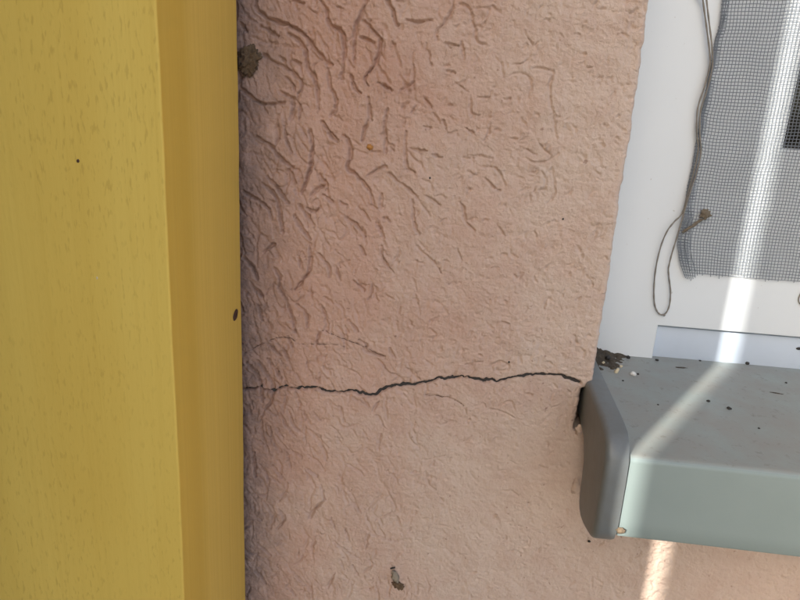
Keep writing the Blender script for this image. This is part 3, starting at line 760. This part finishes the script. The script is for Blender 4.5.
# turned-over selvedge: a second layer along the left edge
Vl, Ql, bi = [], [], 0
zz = np.arange(-66, 72, 1.2)
for k_ in range(3):
    off = .5 + k_ * 1.35
    X, Y, Z = net_map(np.full_like(zz, 112.), zz)
    wv = np.clip(1.0 + .6 * vnoise(zz * 0, zz, 25, 90), .3, 2)
    bi = thread_mesh(np.c_[X + off * wv * np.interp(zz, [-66, -40, 30, 70], [1.5, 1.3, .8, .9]), Y - .55, Z], .20, Vl, Ql, bi)
for z in np.arange(-64, 70, 1.45):
    xx = np.linspace(112.0, 112 + np.interp(z, [-64, -40, 30, 70], [5.5, 4.5, 2.6, 3.0]), 4)
    X, Y, Z = net_map(xx, np.full_like(xx, z)); bi = thread_mesh(np.c_[X, Y - .5, Z + .5], .18, Vl, Ql, bi)
hem = link('folded_edge', arrays_mesh('folded_edge', np.vstack(Vl), np.vstack(Ql)), M_NET, net); hem['kind'] = 'stuff'

# ------------------------------------------------------------------ string
def px_path(pts, y): return [on_y(px, py, y) for px, py in pts]
sp = [(701, -30), (703, 0), (706, 25), (709, 50), (709.5, 66), (704, 88), (698, 108), (697, 130), (698.5, 150), (694, 172), (688, 193), (682, 213), (674, 222), (667, 232), (661, 248), (656.5, 270), (655, 290), (655.5, 304), (658, 312), (662, 315.5), (667, 313.5), (670.5, 305), (671.5, 292), (670, 278), (669.5, 268), (672, 255), (676, 240), (680, 225), (684.5, 208), (690, 190), (696, 172), (700.5, 152), (699.5, 132), (700.5, 110), (706.5, 90), (711.5, 67), (711, 48), (708, 22), (705.5, -2), (704, -30)]
sp3 = px_path(sp, FY - 3.2)
top_a = [np.array([x, FY - 2.0, z]) for x, z in ((104.0, OPEN_T - 36), (106.0, 340.0), (103.0, 180.0))]; top_b = [p + np.array([2.0, 0, 0]) for p in top_a[::-1]]
pth = smooth_path(top_a + sp3 + top_b, 7)
n_ = len(pth); u = np.linspace(0, 1, n_)
pth[:, 1] += .5 * np.sin(u * 34) + np.where(u > .6, -.9, 0) * np.clip((u - .55) * 8, 0, 1)
hang = np.exp(-((u - .5) / .13) ** 2); pth[:, 1] += hang * 2.0
pth[:, 1] = np.minimum(pth[:, 1], FY - .75)
v, q = tube_mesh('s', pth, .40 + .06 * np.sin(np.arange(n_) * 1.3), 8)
st = link('string', arrays_mesh('string', v, q), M_STRING); tag(st, 'thin grey string hanging in a loop beside the insect mesh', 'string')
kp = on_y(664, 315, FY - 1.1)
blob('string_knot', M_STRING, st, tuple(kp + np.array([0, -.2, 0])), (.7, .6, .6), 12, .3)
sp2 = [(814, 285), (805, 289), (800, 295), (798.8, 301), (802, 305), (814, 308)]
v, q = tube_mesh('s', smooth_path(px_path(sp2, FY - .5), 7), .3, 8)
tag(link('string', arrays_mesh('string', v, q), M_STRING), 'short grey string loop on the white rail below the mesh', 'string')

# ------------------------------------------------------------------ small things
k = on_y(247, 61, -3.0)
ml = blob('mud_lump', M_MUD, None, (k[0] - .3, -.6, k[2]), (4.6, 1.7, 5.6), 21, .75, 2.4, 5, (0, .35, 0))
tag(ml, 'brown lump of dried mud stuck on the wall beside the beam', 'mud')
k = on_y(370, 147); tag(blob('rust_grain', M_RUST, None, (k[0], -.3, k[2]), (1.5, .8, 1.2), 22, .5), 'tiny orange grain stuck on the upper pink wall', 'grain')
k = on_y(395, 574); k2 = on_y(393, 567); k3 = on_y(397.5, 585)
co = empty('cocoon', tuple(np.array([k[0], -.5, k[2]]) * MM)); tag(co, 'tiny grey insect cocoon clinging to the wall near the bottom edge', 'cocoon')
blob('husk', mat_plain('grey_husk', (0.26, 0.22, 0.17), .9, 400, .5), co, (k[0] + .3, -1.0, k[2] - .8), (1.9, 1.0, 3.9), 31, .5, rot=(0, -.3, 0))
v, q = tube_mesh('s', smooth_path([(k2[0] - 1.2, -.5, k2[2] - .8), (k2[0] - .3, -.9, k2[2] - .1), (k2[0] + 1.3, -.6, k2[2] + .4)], 4), .45, 6)
link('dark_tip', arrays_mesh('dark_tip', v, q), M_BLACK, co)
blob('dark_base', M_MUD, co, (k3[0] + .4, -.2, k3[2]), (3.2, .8, 2.2), 33, .65, 2.6, 4, (0, .55, 0))
k = on_y(589, 541); tag(blob('black_crumb', M_BLACK, None, (k[0], -.3, k[2]), (.8, .7, .6), 34, .3, sub=2), 'black speck on the wall just below the sill end cap', 'crumb')
k = on_y(538, 362.5); 
for (px, py, lab) in ((509, 362, 'black speck on pink wall just above the crack'), (563, 219, 'black speck on the right part of the pink wall'), (430, 178, 'black speck in the middle of the pink wall'),):
    k = on_y(px, py); tag(blob('black_speck', M_BLACK, None, (k[0], .05, k[2]), (.5, .6, .5), px, .3, sub=2), lab, 'speck', 'specks on the wall')
# plaster lumps by the cap
for (px, py, sx, sz) in ((577, 487, 2.0, 5.0), (580, 430, 1.8, 3.0), (584, 530, 2.2, 1.6)):
    k = on_y(px, py); blob('plaster_lump', M_ST, wall, (k[0] - .4, .2, k[2]), (sx, 1.3, sz), px, .4)
k = on_x(621, 533, 76.2); tag(blob('mortar_crumb', M_TAN, None, (76.3, -55.0, k[2] + .4), (1.9, 1.2, 1.2), 77, .45), 'tan crumb at the lower corner of the sill front', 'crumb')

nS = (0, -SLOPE, 1); cS = ZF - SLOPE * YF
def on_sill(px, py): return on_plane(px, py, nS, cS)
crumbs = [(708, 401.5, 1.1, 'black crumb on the sill, left of the close pair'), (729, 409, 1.3, 'black crumb on the sill, right of the close pair'), (657, 360.5, 1.1, 'black crumb on sill at the corner of the white frame'), (747, 364, 1.6, 'black crumb on sill against the white base profile beside the sun stripe'),
          (700, 361, .8, 'dark crumb at the back of the sill left of the sun stripe'), (759, 428.5, .6, 'tiny dark crumb on the open middle of the sill'), (786, 383, .7, 'tiny dark crumb on the sill near the right edge'), (658, 405, .6, 'tiny dark crumb on sill between end cap and sun stripe'), (623, 381, .7, 'dark crumb on sill just in front of the soil')]
for n_, (px, py, r, lab) in enumerate(crumbs):
    r *= .82; k = on_sill(px, py); tag(blob('crumb', M_BLACK, None, (k[0], k[1], k[2] + r * .35), (r, r * .9, r * .7), 100 + n_, .4, sub=2), lab, 'crumb', 'dark crumbs on the sill')
k = on_y(799, 348.5, FY + 3.0); tag(blob('crumb', M_BLACK, None, (k[0], FY + 2.9, k[2]), (1.5, .6, .8), 120, .4, sub=2), 'black speck stuck to the white base profile at the right edge', 'crumb', 'dark crumbs on the sill')
for n_, (px, py, sx, sy, lab, a_) in enumerate(((681, 367.5, 3.2, .9, 'flat dark dirt smear on sill behind the sun stripe', .1), (776, 393, 3.0, .7, 'thin flat dirt smear on the right of the sill', -.2))):
    k = on_sill(px, py); tag(blob('dirt_smear', M_SOIL, None, (k[0], k[1], k[2]), (sx, sy, .12), 130 + n_, .5, sub=3, rot=(0, 0, a_)), lab, 'dirt', 'dirt smears on the sill')

# soil and bits in the back corner of the sill
sx0, sy0 = 77.0, FY
V_, Q_ = [], []
nn = 90
gx = np.linspace(75.4, 110, nn); gy = np.linspace(FY + .2, FY - 34, nn)
GXm, GYm = np.meshgrid(gx, gy)
dd = np.clip(1 - ((GXm - 75) / 27 + (FY - GYm) / 24) + .22 * vnoise(GXm, GYm, 6, 143) + .18 * vnoise(GXm, GYm, 2.6, 144), 0, 1)
hh = 4.2 * dd ** 1.2 * (1 + .5 * vnoise(GXm, GYm, 5, 141)) + dd ** .5 * 1.1 * np.clip(vnoise(GXm, GYm, 2.2, 142), 0, 1) + dd ** .5 * .5 * vnoise(GXm, GYm, 1.1, 145) - .25
Zm = ZF + (GYm - YF) * SLOPE + hh
Vv = np.stack([GXm, GYm, Zm], -1).reshape(-1, 3)
i_, j_ = np.meshgrid(np.arange(nn - 1), np.arange(nn - 1)); b_ = (j_ * nn + i_).ravel()
qd = np.stack([b_, b_ + nn, b_ + nn + 1, b_ + 1], -1)
soil = link('soil', arrays_mesh('soil', Vv * MM, qd), M_SOIL); tag(soil, 'dark soil gathered in the back corner of the sill', 'soil', kind='stuff')
bits = [(603, 364, 1.0, M_PALE, 'pale grain against the end cap in the sill corner'), (616, 372.5, 1.35, M_PALE, 'straw-coloured husk standing in the sill corner'), (633, 375, 1.9, M_WHITE, 'white crumb in front of the soil on the sill'), (628, 358, 1.3, M_BLACK, 'black clod at the back of the soil in the sill corner'),
        (607, 360, 1.8, M_BLACK, 'black clod deep in the sill corner by the reveal'), (621, 367, 1.0, M_PALE, 'small pale chip on the soil in the sill corner'), (612, 369, 1.2, M_SOIL, 'brown clod beside the straw husk in sill corner'), (638, 374.5, .8, M_BLACK, 'black crumb touching the white crumb on the sill')]
for n_, (px, py, r, mt, lab) in enumerate(bits):
    k = on_sill(px, py)
    ddk = max(0, 1 - ((k[0] - 75) / 26 + (FY - k[1]) / 26)); zz_ = k[2] + 4.0 * ddk ** 1.2
    tall = 1.7 if n_ == 1 else .7
    tag(blob('husk' if mt is M_PALE else 'crumb', mt, None, (max(k[0], 77.5 + r), k[1] - 2.5 * ddk, zz_ + r * .3), (r * .8, r * .8, r * tall), 150 + n_, .45, sub=2, rot=(.3, .2, n_)), lab, 'husk' if mt is M_PALE else 'crumb', 'bits in the sill corner')

# dried leaf scrap caught in the net fold
lf = empty('leaf_scrap', tuple(on_y(703, 214, NY - 2) * MM)); tag(lf, 'dry brown leaf scrap caught in a fold of the insect mesh', 'leaf')
ML = mat_plain('dry_leaf', (0.15, 0.125, 0.09), .8, 300, .7, .0004, dark=(0.10, 0.075, 0.045))
kl = on_y(705, 214, NY - 1.6); blob('leaf_blade', ML, lf, tuple(kl), (2.3, .7, 2.2), 61, .85, 1.7, 4, (0, .4, 0))
kl = on_y(693, 225.5, NY - 1.5); blob('leaf_stalk', ML, lf, tuple(kl), (6.0, .45, .75), 62, .6, 2.4, 4, (0, -.73, 0))

# ------------------------------------------------------------------ plank screens out of view, added to shade the wall and leave a slot for the sunbeam
def screen(x, y_start, y_end, n_planks, lab):
    e = empty('sun_blocker', (x * MM, (y_start + y_end) / 2 * MM, GROUND * MM)); tag(e, lab, 'light blocker')
    wdt = (y_start - y_end) / n_planks
    for k_ in range(n_planks):
        box('sun_blocker_plank', M_BLOCKER_PLANK, e, x - 6, x + 6, y_start - (k_ + 1) * wdt, y_start - k_ * wdt, GROUND, 900, bevel=1.0)
screen(-220.0, by0 - 1.0, (-214.0 - (SUN_X0 - 3.6)) / SUN_K, 3, 'narrow unseen plank screen added by the beam to block the sun')
screen(-550.0, (-556.0 - (SUN_X0 + SOFT)) / SUN_K, -3200.0, 16, 'long unseen plank screen added further left to block the sun')
